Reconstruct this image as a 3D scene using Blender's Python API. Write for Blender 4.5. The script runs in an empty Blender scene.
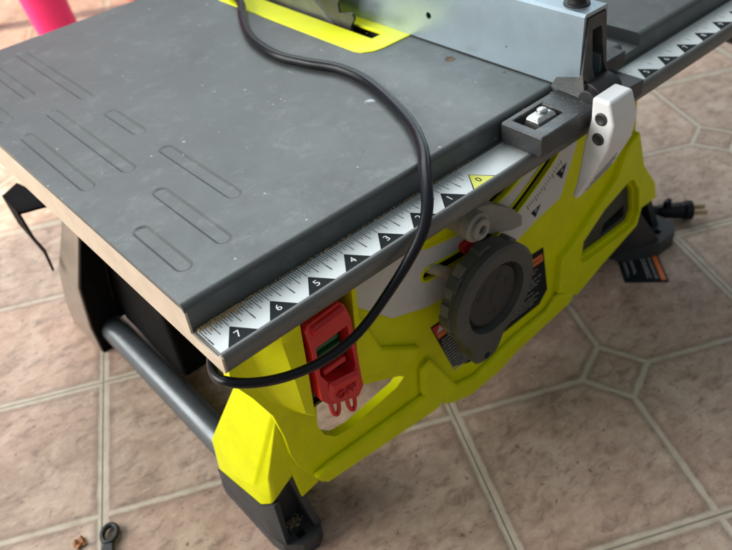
import bpy, bmesh, math, random
from mathutils import Vector, Matrix
random.seed(7)
S = 0.0254                     # the saw is laid out in inches; x along its front rail, y to its back, z up
H = 10.5                       # ruler ledge stands this high above the floor
def W(x, y, z): return Vector((x*S, y*S, (z+H)*S))
scn = bpy.context.scene
C = scn.collection

# ------------------------------------------------------------------ materials
def srgb(c):
    return tuple((v/12.92 if v <= .04045 else ((v+.055)/1.055)**2.4) for v in c)
class NT:
    def __init__(s, name):
        s.m = bpy.data.materials.new(name); s.m.use_nodes = True
        s.t = s.m.node_tree; s.b = s.t.nodes['Principled BSDF']
    def n(s, kind, **kw):
        x = s.t.nodes.new(kind)
        for k, v in kw.items(): setattr(x, k, v)
        return x
    def l(s, a, b): s.t.links.new(a, b)
    def pos(s):
        g = s.n('ShaderNodeNewGeometry'); return g.outputs['Position']
    def noise(s, scale, detail=4, rough=.6, src=None, dist=0):
        x = s.n('ShaderNodeTexNoise'); x.inputs['Scale'].default_value = scale
        x.inputs['Detail'].default_value = detail; x.inputs['Roughness'].default_value = rough
        x.inputs['Distortion'].default_value = dist
        s.l(src if src is not None else s.pos(), x.inputs['Vector']); return x.outputs['Fac']
    def ramp(s, fac, stops):
        r = s.n('ShaderNodeValToRGB'); e = r.color_ramp.elements
        while len(e) < len(stops): e.new(.5)
        for el, (p, c) in zip(e, stops):
            el.position = p; el.color = (*c, 1) if len(c) == 3 else c
        s.l(fac, r.inputs['Fac']); return r.outputs['Color']
    def math(s, op, a, b=None, c=None, clamp=False):
        x = s.n('ShaderNodeMath', operation=op); x.use_clamp = clamp
        for i, v in enumerate((a, b, c)):
            if v is None: continue
            if isinstance(v, (int, float)): x.inputs[i].default_value = v
            else: s.l(v, x.inputs[i])
        return x.outputs[0]
    def mix(s, fac, a, b, mode='MIX'):
        x = s.n('ShaderNodeMix', data_type='RGBA', blend_type=mode)
        for i, v in ((0, fac), (6, a), (7, b)):
            if isinstance(v, (int, float)): x.inputs[i].default_value = v
            elif isinstance(v, tuple): x.inputs[i].default_value = (*v, 1)
            else: s.l(v, x.inputs[i])
        return x.outputs[2]
    def bump(s, h, strength=.2, dist=.001):
        x = s.n('ShaderNodeBump'); x.inputs['Strength'].default_value = strength
        x.inputs['Distance'].default_value = dist; s.l(h, x.inputs['Height']); s.l(x.outputs[0], s.b.inputs['Normal'])
def plain(name, col, rough=.5, metal=0, grain=900, gs=.12, var=.10, dust=0, dustcol=(.45, .40, .30), spec=.5, coat=0):
    t = NT(name); t.b.inputs['Metallic'].default_value = metal
    t.b.inputs['Specular IOR Level'].default_value = spec
    t.b.inputs['Coat Weight'].default_value = coat; t.b.inputs['Coat Roughness'].default_value = .25
    n1 = t.noise(60, 5, .65)
    lo = tuple(v*(1-var) for v in col); hi = tuple(min(1, v*(1+var)) for v in col)
    c = t.ramp(n1, [(.3, lo), (.7, hi)])
    if dust:
        d = t.ramp(t.noise(38, 8, .75), [(.52, (0, 0, 0)), (.80, (dust,)*3)])
        c = t.mix(d, c, dustcol)
    t.l(c, t.b.inputs['Base Color'])
    r = t.n('ShaderNodeMapRange'); t.l(t.noise(25, 6, .7), r.inputs[0])
    r.inputs[1].default_value = .3; r.inputs[2].default_value = .7
    r.inputs[3].default_value = max(.03, rough-.08); r.inputs[4].default_value = min(1, rough+.1)
    t.l(r.outputs[0], t.b.inputs['Roughness'])
    t.bump(t.noise(grain, 2, .5), gs, .0004)
    return t.m

M = {}
M['yellow'] = plain('lime_plastic', (.68, .70, .000), .42, grain=1500, gs=.25, var=.07, spec=.14, dust=.05, dustcol=(.55, .52, .30))
M['black'] = plain('black_plastic', (.022, .023, .024), .45, grain=1200, gs=.3, dust=.35, dustcol=(.10, .095, .08))
M['foot'] = plain('foot_plastic', (.036, .039, .042), .42, grain=1200, gs=.3, spec=.35, dust=.22, dustcol=(.13, .125, .11))
M['dark'] = plain('dark_housing', (.003, .003, .0035), .7, spec=.10)
M['wheel'] = plain('wheel_plastic', (.060, .062, .054), .48, grain=1300, gs=.35, dust=.45, dustcol=(.16, .15, .12))
M['hub'] = plain('hub_plastic', (.024, .025, .024), .50, grain=1300, gs=.35)
M['cord'] = plain('cord_rubber', (.006, .007, .010), .30, grain=700, gs=.14, spec=.24, dust=.06, dustcol=(.06, .06, .06))
M['white'] = plain('white_plastic', (.74, .75, .74), .35, grain=1500, gs=.12, var=.04, dust=.15, dustcol=(.45, .42, .36))
M['grey'] = plain('warm_grey_plastic', (.27, .26, .22), .45, grain=1500, gs=.2, dust=.35, dustcol=(.34, .30, .22))
M['rod'] = plain('dusty_rod', (.34, .29, .20), .6, metal=.0, grain=600, gs=.6, var=.35, dust=.5, dustcol=(.40, .33, .22))
M['red'] = plain('red_plastic', (.62, .012, .014), .33, grain=1500, gs=.15, var=.06, dust=.22, dustcol=(.50, .25, .18))
M['green'] = plain('green_plastic', (.012, .10, .030), .35)
M['alu'] = plain('brushed_aluminium', (.37, .46, .52), .36, metal=.75, grain=1800, gs=.05, var=.04)
M['steel'] = plain('zinc_steel', (.42, .42, .41), .42, metal=1, var=.1)
M['blade'] = plain('blade_steel', (.11, .11, .10), .42, metal=.8, var=.25)
M['dull_steel'] = plain('dull_steel', (.20, .21, .21), .42, metal=.9, var=.2)
M['casting'] = plain('grey_casting', (.058, .062, .064), .45, metal=.35, grain=700, gs=.5, dust=.6, dustcol=(.24, .22, .17))
M['pipe'] = plain('pipe_paint', (.10, .115, .125), .30, metal=.5, grain=800, gs=.08)
M['grey_sheen'] = plain('sheen_grey_plastic', (.27, .22, .18), .34, metal=.35, grain=900, gs=.3)  # brown tint stands in for warm light reflected off dark grey plastic
M['edge'] = plain('warm_lit_table_edge', (.56, .46, .35), .50, metal=.0, grain=800, gs=.25, var=.10, dust=.15, dustcol=(.50, .35, .22))  # beige base colour holds the sunlit floor's reflection on grey metal
M['label_white'] = plain('white_label', (.60, .64, .63), .35, grain=300, gs=.02, var=.03, dust=.12, dustcol=(.42, .38, .28))
M['grip'] = plain('dusty_grip_rubber', (.15, .14, .11), .6, grain=700, gs=.6, var=.3, dust=.5, dustcol=(.30, .27, .20))
M['sticker'] = plain('dull_white_sticker', (.62, .60, .56), .45, grain=300, gs=.02, var=.04, dust=.2, dustcol=(.32, .28, .2))
M['ink'] = plain('black_ink', (.010, .014, .016), .6, var=.05, spec=.12)
M['print_white'] = plain('white_print', (.70, .72, .70), .4, var=.03)
M['print_grey'] = plain('grey_print', (.34, .34, .32), .5, var=.1)
M['tick_ink'] = plain('tick_ink', (.06, .065, .07), .6, var=.1, spec=.2)
M['label_yellow'] = plain('yellow_print', (.72, .72, .01), .38, var=.04)
M['orange'] = plain('orange_print', (.75, .17, .03), .45, var=.05)
M['red_print'] = plain('red_print', (.55, .03, .02), .4, var=.05)
M['magenta'] = plain('magenta_plastic', (.92, .022, .17), .35, grain=1500, gs=.05, var=.03)
M['brass'] = plain('nickel_prong', (.60, .50, .34), .3, metal=1)
M['chip'] = plain('dry_leaf', (.33, .14, .05), .7, var=.3)
M['crumb'] = plain('sawdust', (.50, .36, .17), .9, var=.3)
M['rust'] = plain('rusty_screw', (.12, .075, .04), .6, metal=.3, var=.3)

def table_mat(name, base, wear):
    t = NT(name)
    big = t.noise(9, 6, .62)
    c = t.ramp(big, [(.30, tuple(v*.90 for v in base)), (.70, tuple(v*1.12 for v in base))])
    # grey-green rubbed clouds, pale smears, pale specks, dark dots, fine scratches
    sm = t.ramp(t.noise(52, 10, .78, dist=.35), [(.53, (0, 0, 0)), (.74, (wear,)*3)])
    c = t.mix(sm, c, (.23, .25, .24))
    cl = t.ramp(t.noise(14, 5, .6), [(.50, (0, 0, 0)), (.72, (.45*wear,)*3)])
    c = t.mix(cl, c, (.17, .175, .165))
    mp = t.n('ShaderNodeMapping'); t.l(t.pos(), mp.inputs['Vector'])
    mp.inputs['Rotation'].default_value = (0, 0, .9); mp.inputs['Scale'].default_value = (14, 420, 60)
    scr = t.ramp(t.noise(1.0, 3, .6, src=mp.outputs[0]), [(.66, (0, 0, 0)), (.74, (.35*wear,)*3)])
    msk = t.ramp(t.noise(22, 3, .5), [(.5, (0, 0, 0)), (.62, (1, 1, 1))])
    c = t.mix(t.math('MULTIPLY', scr, msk), c, (.26, .28, .28))
    v = t.n('ShaderNodeTexVoronoi'); v.inputs['Scale'].default_value = 130; t.l(t.pos(), v.inputs['Vector'])
    rnd = t.n('ShaderNodeSeparateColor'); t.l(v.outputs['Color'], rnd.inputs[0])
    rad = t.math('MULTIPLY', t.math('POWER', rnd.outputs[0], 5.0), .16)
    spk = t.math('LESS_THAN', v.outputs['Distance'], rad)
    c = t.mix(t.math('MULTIPLY', spk, .75), c, (.36, .36, .33))
    v2 = t.n('ShaderNodeTexVoronoi'); v2.inputs['Scale'].default_value = 60; t.l(t.pos(), v2.inputs['Vector'])
    r2 = t.n('ShaderNodeSeparateColor'); t.l(v2.outputs['Color'], r2.inputs[0])
    d2 = t.math('LESS_THAN', v2.outputs['Distance'], t.math('MULTIPLY', t.math('POWER', r2.outputs[1], 12.0), .09))
    c = t.mix(d2, c, (.02, .02, .02))
    t.l(c, t.b.inputs['Base Color'])
    r = t.n('ShaderNodeMapRange'); t.l(t.noise(30, 8, .75), r.inputs[0])
    r.inputs[1].default_value = .3; r.inputs[2].default_value = .7; r.inputs[3].default_value = .36; r.inputs[4].default_value = .52
    t.l(r.outputs[0], t.b.inputs['Roughness'])
    t.b.inputs['Metallic'].default_value = .25
    t.bump(t.noise(1400, 3, .6), .25, .0003)
    return t.m
M['table'] = table_mat('hammered_grey_paint', (.088, .097, .095), .45)
M['rail'] = table_mat('grey_rail_paint', (.135, .137, .130), .5)

def floor_mat():
    t = NT('stone_pattern_floor_tile')
    g = t.pos(); sp = t.n('ShaderNodeSeparateXYZ'); t.l(g, sp.inputs[0])
    x = t.math('DIVIDE', sp.outputs[0], S); y = t.math('DIVIDE', sp.outputs[1], S)
    wob = t.math('MULTIPLY', t.math('SUBTRACT', t.noise(70, 4, .6), .5), .16)
    a = math.radians(63.1); ca, sa = math.cos(a), math.sin(a)
    m = t.math('ADD', t.math('SUBTRACT', t.math('MULTIPLY', x, sa), t.math('MULTIPLY', y, ca)), .17)
    n = t.math('ADD', t.math('ADD', t.math('MULTIPLY', x, ca), t.math('MULTIPLY', y, sa)), 4.77)
    def tri(v, per):      # distance to the nearest multiple of per
        return t.math('ABSOLUTE', t.math('SUBTRACT', t.math('MODULO', t.math('ADD', v, per*40+per/2), per), per/2))
    dm, dn = tri(m, 12), tri(n, 12)                  # to the seams
    cm, cn = t.math('SUBTRACT', 6, dm), t.math('SUBTRACT', 6, dn)   # to the mid lines (tile centre)
    L1 = t.math('ADD', cm, cn)
    dia = t.math('SUBTRACT', L1, 1.27)
    seam = t.math('MINIMUM', dm, dn)
    mid = t.math('MINIMUM', cm, cn)
    inside = t.math('LESS_THAN', L1, 1.27)
    dd = t.math('MULTIPLY', t.math('ABSOLUTE', dia), .707)
    mid2 = t.math('ADD', mid, t.math('MULTIPLY', inside, 10))
    thin = t.math('ADD', t.math('MINIMUM', mid2, dd), wob)
    sw = t.math('ADD', seam, wob)
    def band(v, w, soft=.05):
        r = t.n('ShaderNodeMapRange'); t.l(v, r.inputs[0])
        r.inputs[1].default_value = w-soft; r.inputs[2].default_value = w+soft
        r.inputs[3].default_value = 1; r.inputs[4].default_value = 0; return r.outputs[0]
    gr = t.math('MAXIMUM', band(thin, .10), band(sw, .185))
    halo = t.math('MAXIMUM', band(thin, .22, .12), band(sw, .32, .12))
    seamline = band(seam, .028, .012)
    # slate-like mottling, different on each stone
    fine = t.noise(260, 6, .75)
    cell = t.n('ShaderNodeCombineXYZ')
    t.l(t.math('FLOOR', t.math('DIVIDE', m, 6)), cell.inputs[0]); t.l(t.math('FLOOR', t.math('DIVIDE', n, 6)), cell.inputs[1]); t.l(inside, cell.inputs[2])
    wn = t.n('ShaderNodeTexWhiteNoise'); t.l(cell.outputs[0], wn.inputs['Vector'])
    off = t.n('ShaderNodeVectorMath', operation='MULTIPLY_ADD'); t.l(wn.outputs['Color'], off.inputs[0])
    off.inputs[1].default_value = (3, 3, 3); t.l(g, off.inputs[2])
    o = off.outputs[0]
    n1 = t.noise(18, 9, .68, src=o, dist=.8)
    c = t.ramp(n1, [(.24, (.23, .155, .115)), (.42, (.375, .268, .20)), (.56, (.465, .35, .27)), (.76, (.60, .49, .39))])
    n2 = t.noise(7, 4, .6, src=o)
    c = t.mix(t.ramp(n2, [(.45, (0, 0, 0)), (.70, (.65, .65, .65))]), c, (.46, .29, .22))
    mp = t.n('ShaderNodeMapping'); t.l(o, mp.inputs['Vector']); mp.inputs['Scale'].default_value = (60, 105, 1); mp.inputs['Rotation'].default_value = (0, 0, .6)
    n3 = t.noise(1, 8, .75, src=mp.outputs[0], dist=.5)
    c = t.mix(t.ramp(n3, [(.52, (0, 0, 0)), (.66, (.5, .5, .5))]), c, (.62, .50, .39))
    c = t.mix(t.ramp(n3, [(.37, (.75, .75, .75)), (.48, (0, 0, 0))]), c, (.21, .15, .115))
    dots = t.ramp(t.noise(150, 3, .5, src=o), [(.69, (0, 0, 0)), (.73, (.75, .75, .75))])
    c = t.mix(dots, c, (.12, .08, .06))
    val = t.math('ADD', t.math('ADD', t.math('MULTIPLY', wn.outputs['Value'], .14), .78), t.math('MULTIPLY', fine, .30))
    cv = t.n('ShaderNodeVectorMath', operation='SCALE'); t.l(c, cv.inputs[0]); t.l(val, cv.inputs['Scale'])
    c = t.mix(t.math('MULTIPLY', halo, .55), cv.outputs[0], (.17, .115, .085))
    gc = t.ramp(t.noise(55, 6, .7), [(.25, (.40, .335, .25)), (.75, (.60, .53, .42))])
    c = t.mix(gr, c, gc)
    c = t.mix(t.math('MULTIPLY', seamline, .65), c, (.10, .09, .075))
    t.l(c, t.b.inputs['Base Color'])
    r = t.n('ShaderNodeMapRange'); t.l(t.noise(40, 5, .6), r.inputs[0]); r.inputs[3].default_value = .38; r.inputs[4].default_value = .60
    t.l(r.outputs[0], t.b.inputs['Roughness'])
    t.b.inputs['Specular IOR Level'].default_value = .35
    h = t.math('SUBTRACT', t.math('ADD', t.math('MULTIPLY', n1, .5), t.math('MULTIPLY', n3, .5)), t.math('ADD', t.math('MULTIPLY', gr, .5), t.math('MULTIPLY', seamline, .8)))
    t.bump(h, .55, .0012)
    return t.m
M['floor'] = floor_mat()

# ------------------------------------------------------------------ helpers
class MB:
    """collects shapes (inch coordinates) and links them as ONE mesh object"""
    def __init__(s): s.bm = bmesh.new()
    def _mk(s, vs, fs):
        v = [s.bm.verts.new(W(*p)) for p in vs]
        for f in fs:
            try: s.bm.faces.new([v[i] for i in f])
            except ValueError: pass
        return s
    def box(s, x0, x1, y0, y1, z0, z1):
        return s._mk([(x, y, z) for x in (x0, x1) for y in (y0, y1) for z in (z0, z1)],
                     [(0, 1, 3, 2), (4, 6, 7, 5), (0, 4, 5, 1), (2, 3, 7, 6), (0, 2, 6, 4), (1, 5, 7, 3)])
    def prism(s, poly, ax, a, b, inset=0):
        """extrude a 2D outline along axis ax (0:x 1:y 2:z) from a to b"""
        def P(u, v, w): return (w, u, v) if ax == 0 else (u, w, v) if ax == 1 else (u, v, w)
        n = len(poly)
        vs = [P(u, v, a) for u, v in poly]+[P(u, v, b) for u, v in poly]
        return s._mk(vs, [tuple(range(n)), tuple(range(2*n-1, n-1, -1))]+[(i, i+n, (i+1) % n+n, (i+1) % n) for i in range(n)])
    def loft(s, rings, cap=True):
        n = len(rings[0]); vs = [p for r in rings for p in r]; fs = []
        for k in range(len(rings)-1):
            for i in range(n): fs.append((k*n+i, k*n+(i+1) % n, (k+1)*n+(i+1) % n, (k+1)*n+i))
        if cap: fs += [tuple(range(n)), tuple(range(len(vs)-1, len(vs)-n-1, -1))]
        return s._mk(vs, fs)
    def tube(s, pts, r, seg=16, cap=True, smooth=6):
        P = [Vector(p) for p in pts]
        if smooth and len(P) > 2:
            Q = []
            E = [2*P[0]-P[1]]+P+[2*P[-1]-P[-2]]
            for i in range(1, len(E)-2):
                for k in range(smooth):
                    t = k/smooth; a, b, c, d = E[i-1:i+3]
                    Q.append(.5*((2*b)+(c-a)*t+(2*a-5*b+4*c-d)*t*t+(3*b-a-3*c+d)*t**3))
            Q.append(P[-1]); P = Q
        rs = r if callable(r) else (lambda t: r)
        up = None; rings = []
        for i, p in enumerate(P):
            t = (P[min(i+1, len(P)-1)]-P[max(i-1, 0)]).normalized()
            if up is None: up = t.orthogonal().normalized()
            up = (up-t*up.dot(t)).normalized(); sd = t.cross(up); q = rs(i/(len(P)-1))
            rings.append([tuple(p+up*math.cos(2*math.pi*k/seg)*q+sd*math.sin(2*math.pi*k/seg)*q) for k in range(seg)])
        return s.loft(rings, cap)
    def lathe(s, c, ax, prof, seg=32):
        """prof: (offset along ax, radius); ax a unit vector"""
        c = Vector(c); ax = Vector(ax).normalized(); u = ax.orthogonal().normalized(); w = ax.cross(u)
        return s.loft([[tuple(c+ax*h+(u*math.cos(2*math.pi*k/seg)+w*math.sin(2*math.pi*k/seg))*max(r, 1e-4)) for k in range(seg)] for h, r in prof])
    def ball(s, c, r, sx=1, sy=1, sz=1, sub=1):
        t = bmesh.new(); bmesh.ops.create_icosphere(t, subdivisions=sub, radius=r*S)
        off = W(*c); mp = {}
        for v in t.verts: mp[v.index] = s.bm.verts.new(off+Vector((v.co.x*sx, v.co.y*sy, v.co.z*sz)))
        for f in t.faces: s.bm.faces.new([mp[v.index] for v in f.verts])
        t.free(); return s
    def text(s, body, size, origin, xdir, ydir, thick=.004, align='CENTER'):
        """lettering laid on a surface: origin, reading direction, up direction"""
        cu = bpy.data.curves.new('lettering', 'FONT'); cu.body = body; cu.size = size; cu.extrude = thick
        cu.align_x = align; cu.align_y = 'CENTER'; cu.resolution_u = 3
        o = bpy.data.objects.new('lettering', cu); C.objects.link(o)
        dg = bpy.context.evaluated_depsgraph_get(); me = bpy.data.meshes.new_from_object(o.evaluated_get(dg))
        X = Vector(xdir).normalized(); Y = Vector(ydir).normalized(); Z = X.cross(Y)
        vs = [tuple(Vector(origin)+X*v.co.x+Y*v.co.y+Z*v.co.z) for v in me.vertices]
        s._mk(vs, [tuple(p.vertices) for p in me.polygons])
        C.objects.unlink(o); bpy.data.objects.remove(o); bpy.data.curves.remove(cu); bpy.data.meshes.remove(me)
        return s
    def flat(s, poly, ax, a):
        def P(u, v): return (a, u, v) if ax == 0 else (u, a, v) if ax == 1 else (u, v, a)
        return s._mk([P(*q) for q in poly], [tuple(range(len(poly)))])
    def build(s, name, mat, parent=None, bevel=0, seg=2, smooth=True, cut=None, angle=35):
        bmesh.ops.recalc_face_normals(s.bm, faces=s.bm.faces)
        me = bpy.data.meshes.new(name); s.bm.to_mesh(me); s.bm.free()
        o = bpy.data.objects.new(name, me); C.objects.link(o)
        if cut is not None: boolean(o, cut)
        me = o.data; me.materials.clear(); me.materials.append(M[mat])
        if smooth:
            for p in me.polygons: p.use_smooth = True
            me.set_sharp_from_angle(angle=math.radians(angle))
        if bevel:
            b = o.modifiers.new('bevel', 'BEVEL'); b.width = bevel*S; b.segments = seg; b.limit_method = 'ANGLE'
            b.angle_limit = math.radians(28); b.harden_normals = True
        if parent is not None:
            o.parent = parent
            off = Vector((0, 0, 0)); q = parent
            while q is not None: off += q.location; q = q.parent
            o.location = -off
        return o
def boolean(o, cut):
    bmesh.ops.recalc_face_normals(cut.bm, faces=cut.bm.faces)
    cm = bpy.data.meshes.new('cut'); cut.bm.to_mesh(cm); cut.bm.free()
    co = bpy.data.objects.new('cut', cm); C.objects.link(co)
    b = o.modifiers.new('b', 'BOOLEAN'); b.operation = 'DIFFERENCE'; b.solver = 'EXACT'; b.object = co; b.use_self = True
    dg = bpy.context.evaluated_depsgraph_get(); me = bpy.data.meshes.new_from_object(o.evaluated_get(dg))
    o.modifiers.clear(); old = o.data; nm = old.name; o.data = me; bpy.data.meshes.remove(old); me.name = nm
    bpy.data.objects.remove(co); bpy.data.meshes.remove(cm)
def thing(name, label, cat, at, group=None):
    o = bpy.data.objects.new(name, None); C.objects.link(o); o.location = W(*at); o.empty_display_size = .02
    o['label'] = label; o['category'] = cat
    if group: o['group'] = group
    return o
def circle(cx, cy, r, n=24, a0=0, a1=360, ry=None):
    ry = ry or r
    return [(cx+r*math.cos(math.radians(a0+(a1-a0)*k/n)), cy+ry*math.sin(math.radians(a0+(a1-a0)*k/n))) for k in range(n if a1-a0 == 360 else n+1)]
def stadium(x0, x1, y0, y1):
    r = (x1-x0)/2; cx = (x0+x1)/2
    return circle(cx, y1-r, r, 8, 0, 180)+circle(cx, y0+r, r, 8, 180, 360)
def strip(pts, w, zoff=0):
    """offset outline of a polyline, for bands and slots"""
    P = [Vector(p) for p in pts]; Lf, Rt = [], []
    for i, p in enumerate(P):
        t = (P[min(i+1, len(P)-1)]-P[max(i-1, 0)]).normalized(); n = Vector((-t.y, t.x))*w/2
        Lf.append(tuple(p+n)); Rt.append(tuple(p-n))
    def cap(p, t):
        n = Vector((-t.y, t.x))
        return [tuple(p+(n*math.cos(math.radians(a))+t*math.sin(math.radians(a)))*w/2) for a in (30, 60, 90, 120, 150)]
    te = (P[-1]-P[-2]).normalized(); ts = (P[0]-P[1]).normalized()
    return Lf+cap(P[-1], te)+Rt[::-1]+cap(P[0], ts)
def smooth2(pts, k=5):
    P = [Vector(p) for p in pts]; E = [2*P[0]-P[1]]+P+[2*P[-1]-P[-2]]; Q = []
    for i in range(1, len(E)-2):
        for j in range(k):
            t = j/k; a, b, c, d = E[i-1:i+3]
            Q.append(tuple(.5*((2*b)+(c-a)*t+(2*a-5*b+4*c-d)*t*t+(3*b-a-3*c+d)*t**3)))
    Q.append(tuple(P[-1])); return Q

# ------------------------------------------------------------------ setting
fl = MB(); fl._mk([(-260, -120, -H), (320, -120, -H), (320, 420, -H), (-260, 420, -H)], [(0, 1, 2, 3)])
fo = fl.build('floor', 'floor', smooth=False); fo['kind'] = 'structure'

# ------------------------------------------------------------------ table saw
saw = thing('table_saw', 'compact jobsite table saw with a scuffed grey metal table on a lime yellow plastic base', 'table saw', (1.5, 8, -H))
ZT = .69
# table slab with stamped lozenges
XL, XR, YB = -7.62, 17.5, 16.8
tb = MB()
prof = [(.50, -.02), (.44, .10), (.44, ZT-.16), (.47, ZT-.07), (.53, ZT-.02), (.62, ZT), (YB-.08, ZT), (YB, ZT-.08), (YB, -.36), (.42, -.36), (.42, -.02)]
prof = [(.46, -.03)]+[(.60-.16*math.cos(math.radians(11.25*k)), ZT-.16+.16*math.sin(math.radians(11.25*k))) for k in range(9)]+[ (YB-.1, ZT), (YB, ZT-.1), (YB, -.36), (.46, -.36)]
tb.prism(prof, 0, XL, XR)
ct = MB(); ct.box(6.85, 7.75, -1, YB+1, .32, 2); ct.box(2.55, 3.75, 6.3, 13.6, -2, 2)
for x, segs in {-6.94: [(1.35, 3.5), (5.85, 9.95), (11.1, 15.2)], -5.86: [(1.5, 4.55), (5.8, 10.7), (12.1, 15.6)], -4.74: [(2.75, 6.2), (7.3, 9.3), (10.55, 15.8)]}.items():
    for y0, y1 in segs:
        o1 = stadium(x-.28, x+.28, y0-.09, y1+.09); o2 = stadium(x-.14, x+.14, y0+.05, y1-.05)
        ct.loft([[(u, v, ZT-.030) for u, v in o2], [(u, v, ZT+.030) for u, v in o1]])
table = tb.build('table_top', 'table', saw, cut=ct, angle=20)
table['label'] = 'scuffed dark grey table plate with stamped lozenge ribs'
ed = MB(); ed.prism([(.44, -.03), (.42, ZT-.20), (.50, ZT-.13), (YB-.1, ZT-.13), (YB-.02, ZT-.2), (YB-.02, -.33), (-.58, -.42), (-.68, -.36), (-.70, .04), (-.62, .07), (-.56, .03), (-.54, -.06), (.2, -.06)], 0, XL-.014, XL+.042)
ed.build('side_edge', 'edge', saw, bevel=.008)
# ledge + front lip
lg = MB(); lg.box(XL+.045, XR, -.56, .46, -.34, -.008); lg.build('ruler_ledge', 'rail', saw)
lip = MB()
lp = [(-.54, -.30), (-.54, .02), (-.57, .085), (-.62, .105), (-.67, .075), (-.71, 0), (-.725, -.12), (-.71, -.27), (-.67, -.37), (-.60, -.41), (-.56, -.38)]
lip.prism(lp, 0, XL+.043, XR); lip.build('front_lip', 'rail', saw, angle=60)
# ruler label
sc = MB(); sc.box(XL+.09, 2.6, -.56, .37, -.007, .002); ruler = sc.build('left_scale', 'label_white', saw)
sc = MB(); sc.box(4.2, XR, -.56, .37, -.007, .002); ruler2 = sc.build('right_scale', 'label_white', saw)
def tick(mb, x, y0, y1, w, z=.004): mb._mk([(x-w/2, y0, z), (x+w/2, y0, z), (x+w/2, y1, z), (x-w/2, y1, z)], [(0, 1, 2, 3)])
def scale(par, marks, ticks, x0):
    gt = MB(); marks_ = []
    ticks(gt, marks_); n_ = len(gt.bm.faces)
    for a_ in marks_: tick(gt, *a_)
    go = gt.build('tick_marks', 'tick_ink', par, smooth=False); go.data.materials.append(M['ink'])
    for i_ in range(n_, len(go.data.polygons)): go.data.polygons[i_].material_index = 1
    for x, t_ in marks:
        z = .005; yel = t_ == '0' or t_ == ''
        q = MB(); q._mk([(x, 0, z), (x-.40, -.555, z), (x+.40, -.555, z)], [(0, 1, 2)]); q.build('number_triangle', 'label_yellow' if yel else 'ink', par, smooth=False)
        if yel:
            q = MB(); q._mk([(x, .035, z-.001), (x-.44, -.555, z-.001), (x+.44, -.555, z-.001)], [(0, 1, 2)]); q.build('triangle_outline', 'ink', par, smooth=False)
        if t_:
            q = MB(); q.text(t_, .27 if par is ruler else .25, (x, -.31, .010), (1, 0, 0), (0, 1, 0), .0015); q.build('ruler_numeral', 'ink' if yel else 'print_white', par, smooth=False)
def lt_(gt, bk_):
    for k in range(1, 121):
        x = -k/16
        if k % 16 == 0: tick(gt, x, .02, .36, .020)
        elif k % 8 == 0: tick(gt, x, 0, .36, .020); bk_.append((x, -.20, .0, .026))
        elif k % 4 == 0: tick(gt, x, -.06, .36, .020)
        elif k % 2 == 0: tick(gt, x, .08, .36, .016)
        else: tick(gt, x, .15, .36, .015)
d0 = 2.04
def rt_(gt, bk_):
    for d in range(3, 15):
        for q in range(1, 8):
            x = d0+d+q/8
            if q == 4: bk_.append((x, -.16, .02, .018)); tick(gt, x, .08, .2, .008)
            elif q % 2 == 0: tick(gt, x, 0, .12, .010)
            else: tick(gt, x, .08, .16, .008)
scale(ruler, [(-d, str(d)) for d in range(0, 8)]+[(d0-.02, '')], lt_, 0)
scale(ruler2, [(d0+d, str(d)) for d in range(3, 15)], rt_, 0)
# table screws
for (x, y) in ((.18, 3.68), (3.34, 3.75)):
    sb = MB(); sb.lathe((x, y, ZT+.002), (0, 0, 1), [(0, .15), (.004, .15), (.006, .12), (.001, .11), (.001, .001)], 20)
    sb.build('table_screw', 'rust' if x > 1 else 'dull_steel', saw)
# throat plate
tp = MB()
out = [(2.0, 13.9), (2.0, 6.45), (2.08, 6.15), (2.35, 5.93), (2.7, 5.85), (4.3, 5.85), (4.3, 13.9)]
tp.prism(out, 2, ZT-.06, ZT+.035)
ct = MB(); ct.box(2.93, 3.40, 6.66, 13.2, -2, 2)
M['label_yellow2'] = plain('throat_plate_yellow', (.80, .84, .000), .34, spec=.35, grain=1500, gs=.1, var=.04)
tp.build('throat_plate', 'label_yellow2', saw, bevel=.03, cut=ct)
# under the opening: dark well
wl = MB(); wl.box(2.5, 4.4, 5.8, 14.2, -1.2, -1.1); wl.box(2.3, 2.45, 5.8, 14.2, -1.2, -.4); wl.build('blade_well', 'dark', saw)
# blade with hooked teeth
bl = MB(); cx, cz, R0, N = 11.5, -2.0, 4.55, 36; pl = []
for i in range(N):
    a = 2*math.pi*i/N
    for da, r in ((0, R0+.42), (.035, R0+.38), (.055, R0+.02), (.10, R0-.12), (.135, R0+.12), (.15, R0+.28)):
        pl.append((cx+r*math.cos(a+da), cz+r*math.sin(a+da)))
bl.prism(pl, 0, 3.10, 3.19); bl.build('saw_blade', 'blade', saw, smooth=False)
bd = MB(); bd.lathe((3.07, 11.5, -2.0), (1, 0, 0), [(0, 3.8), (.03, 3.82), (.03, .001)], 64); bd.build('blade_plate', 'dull_steel', saw)
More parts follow.
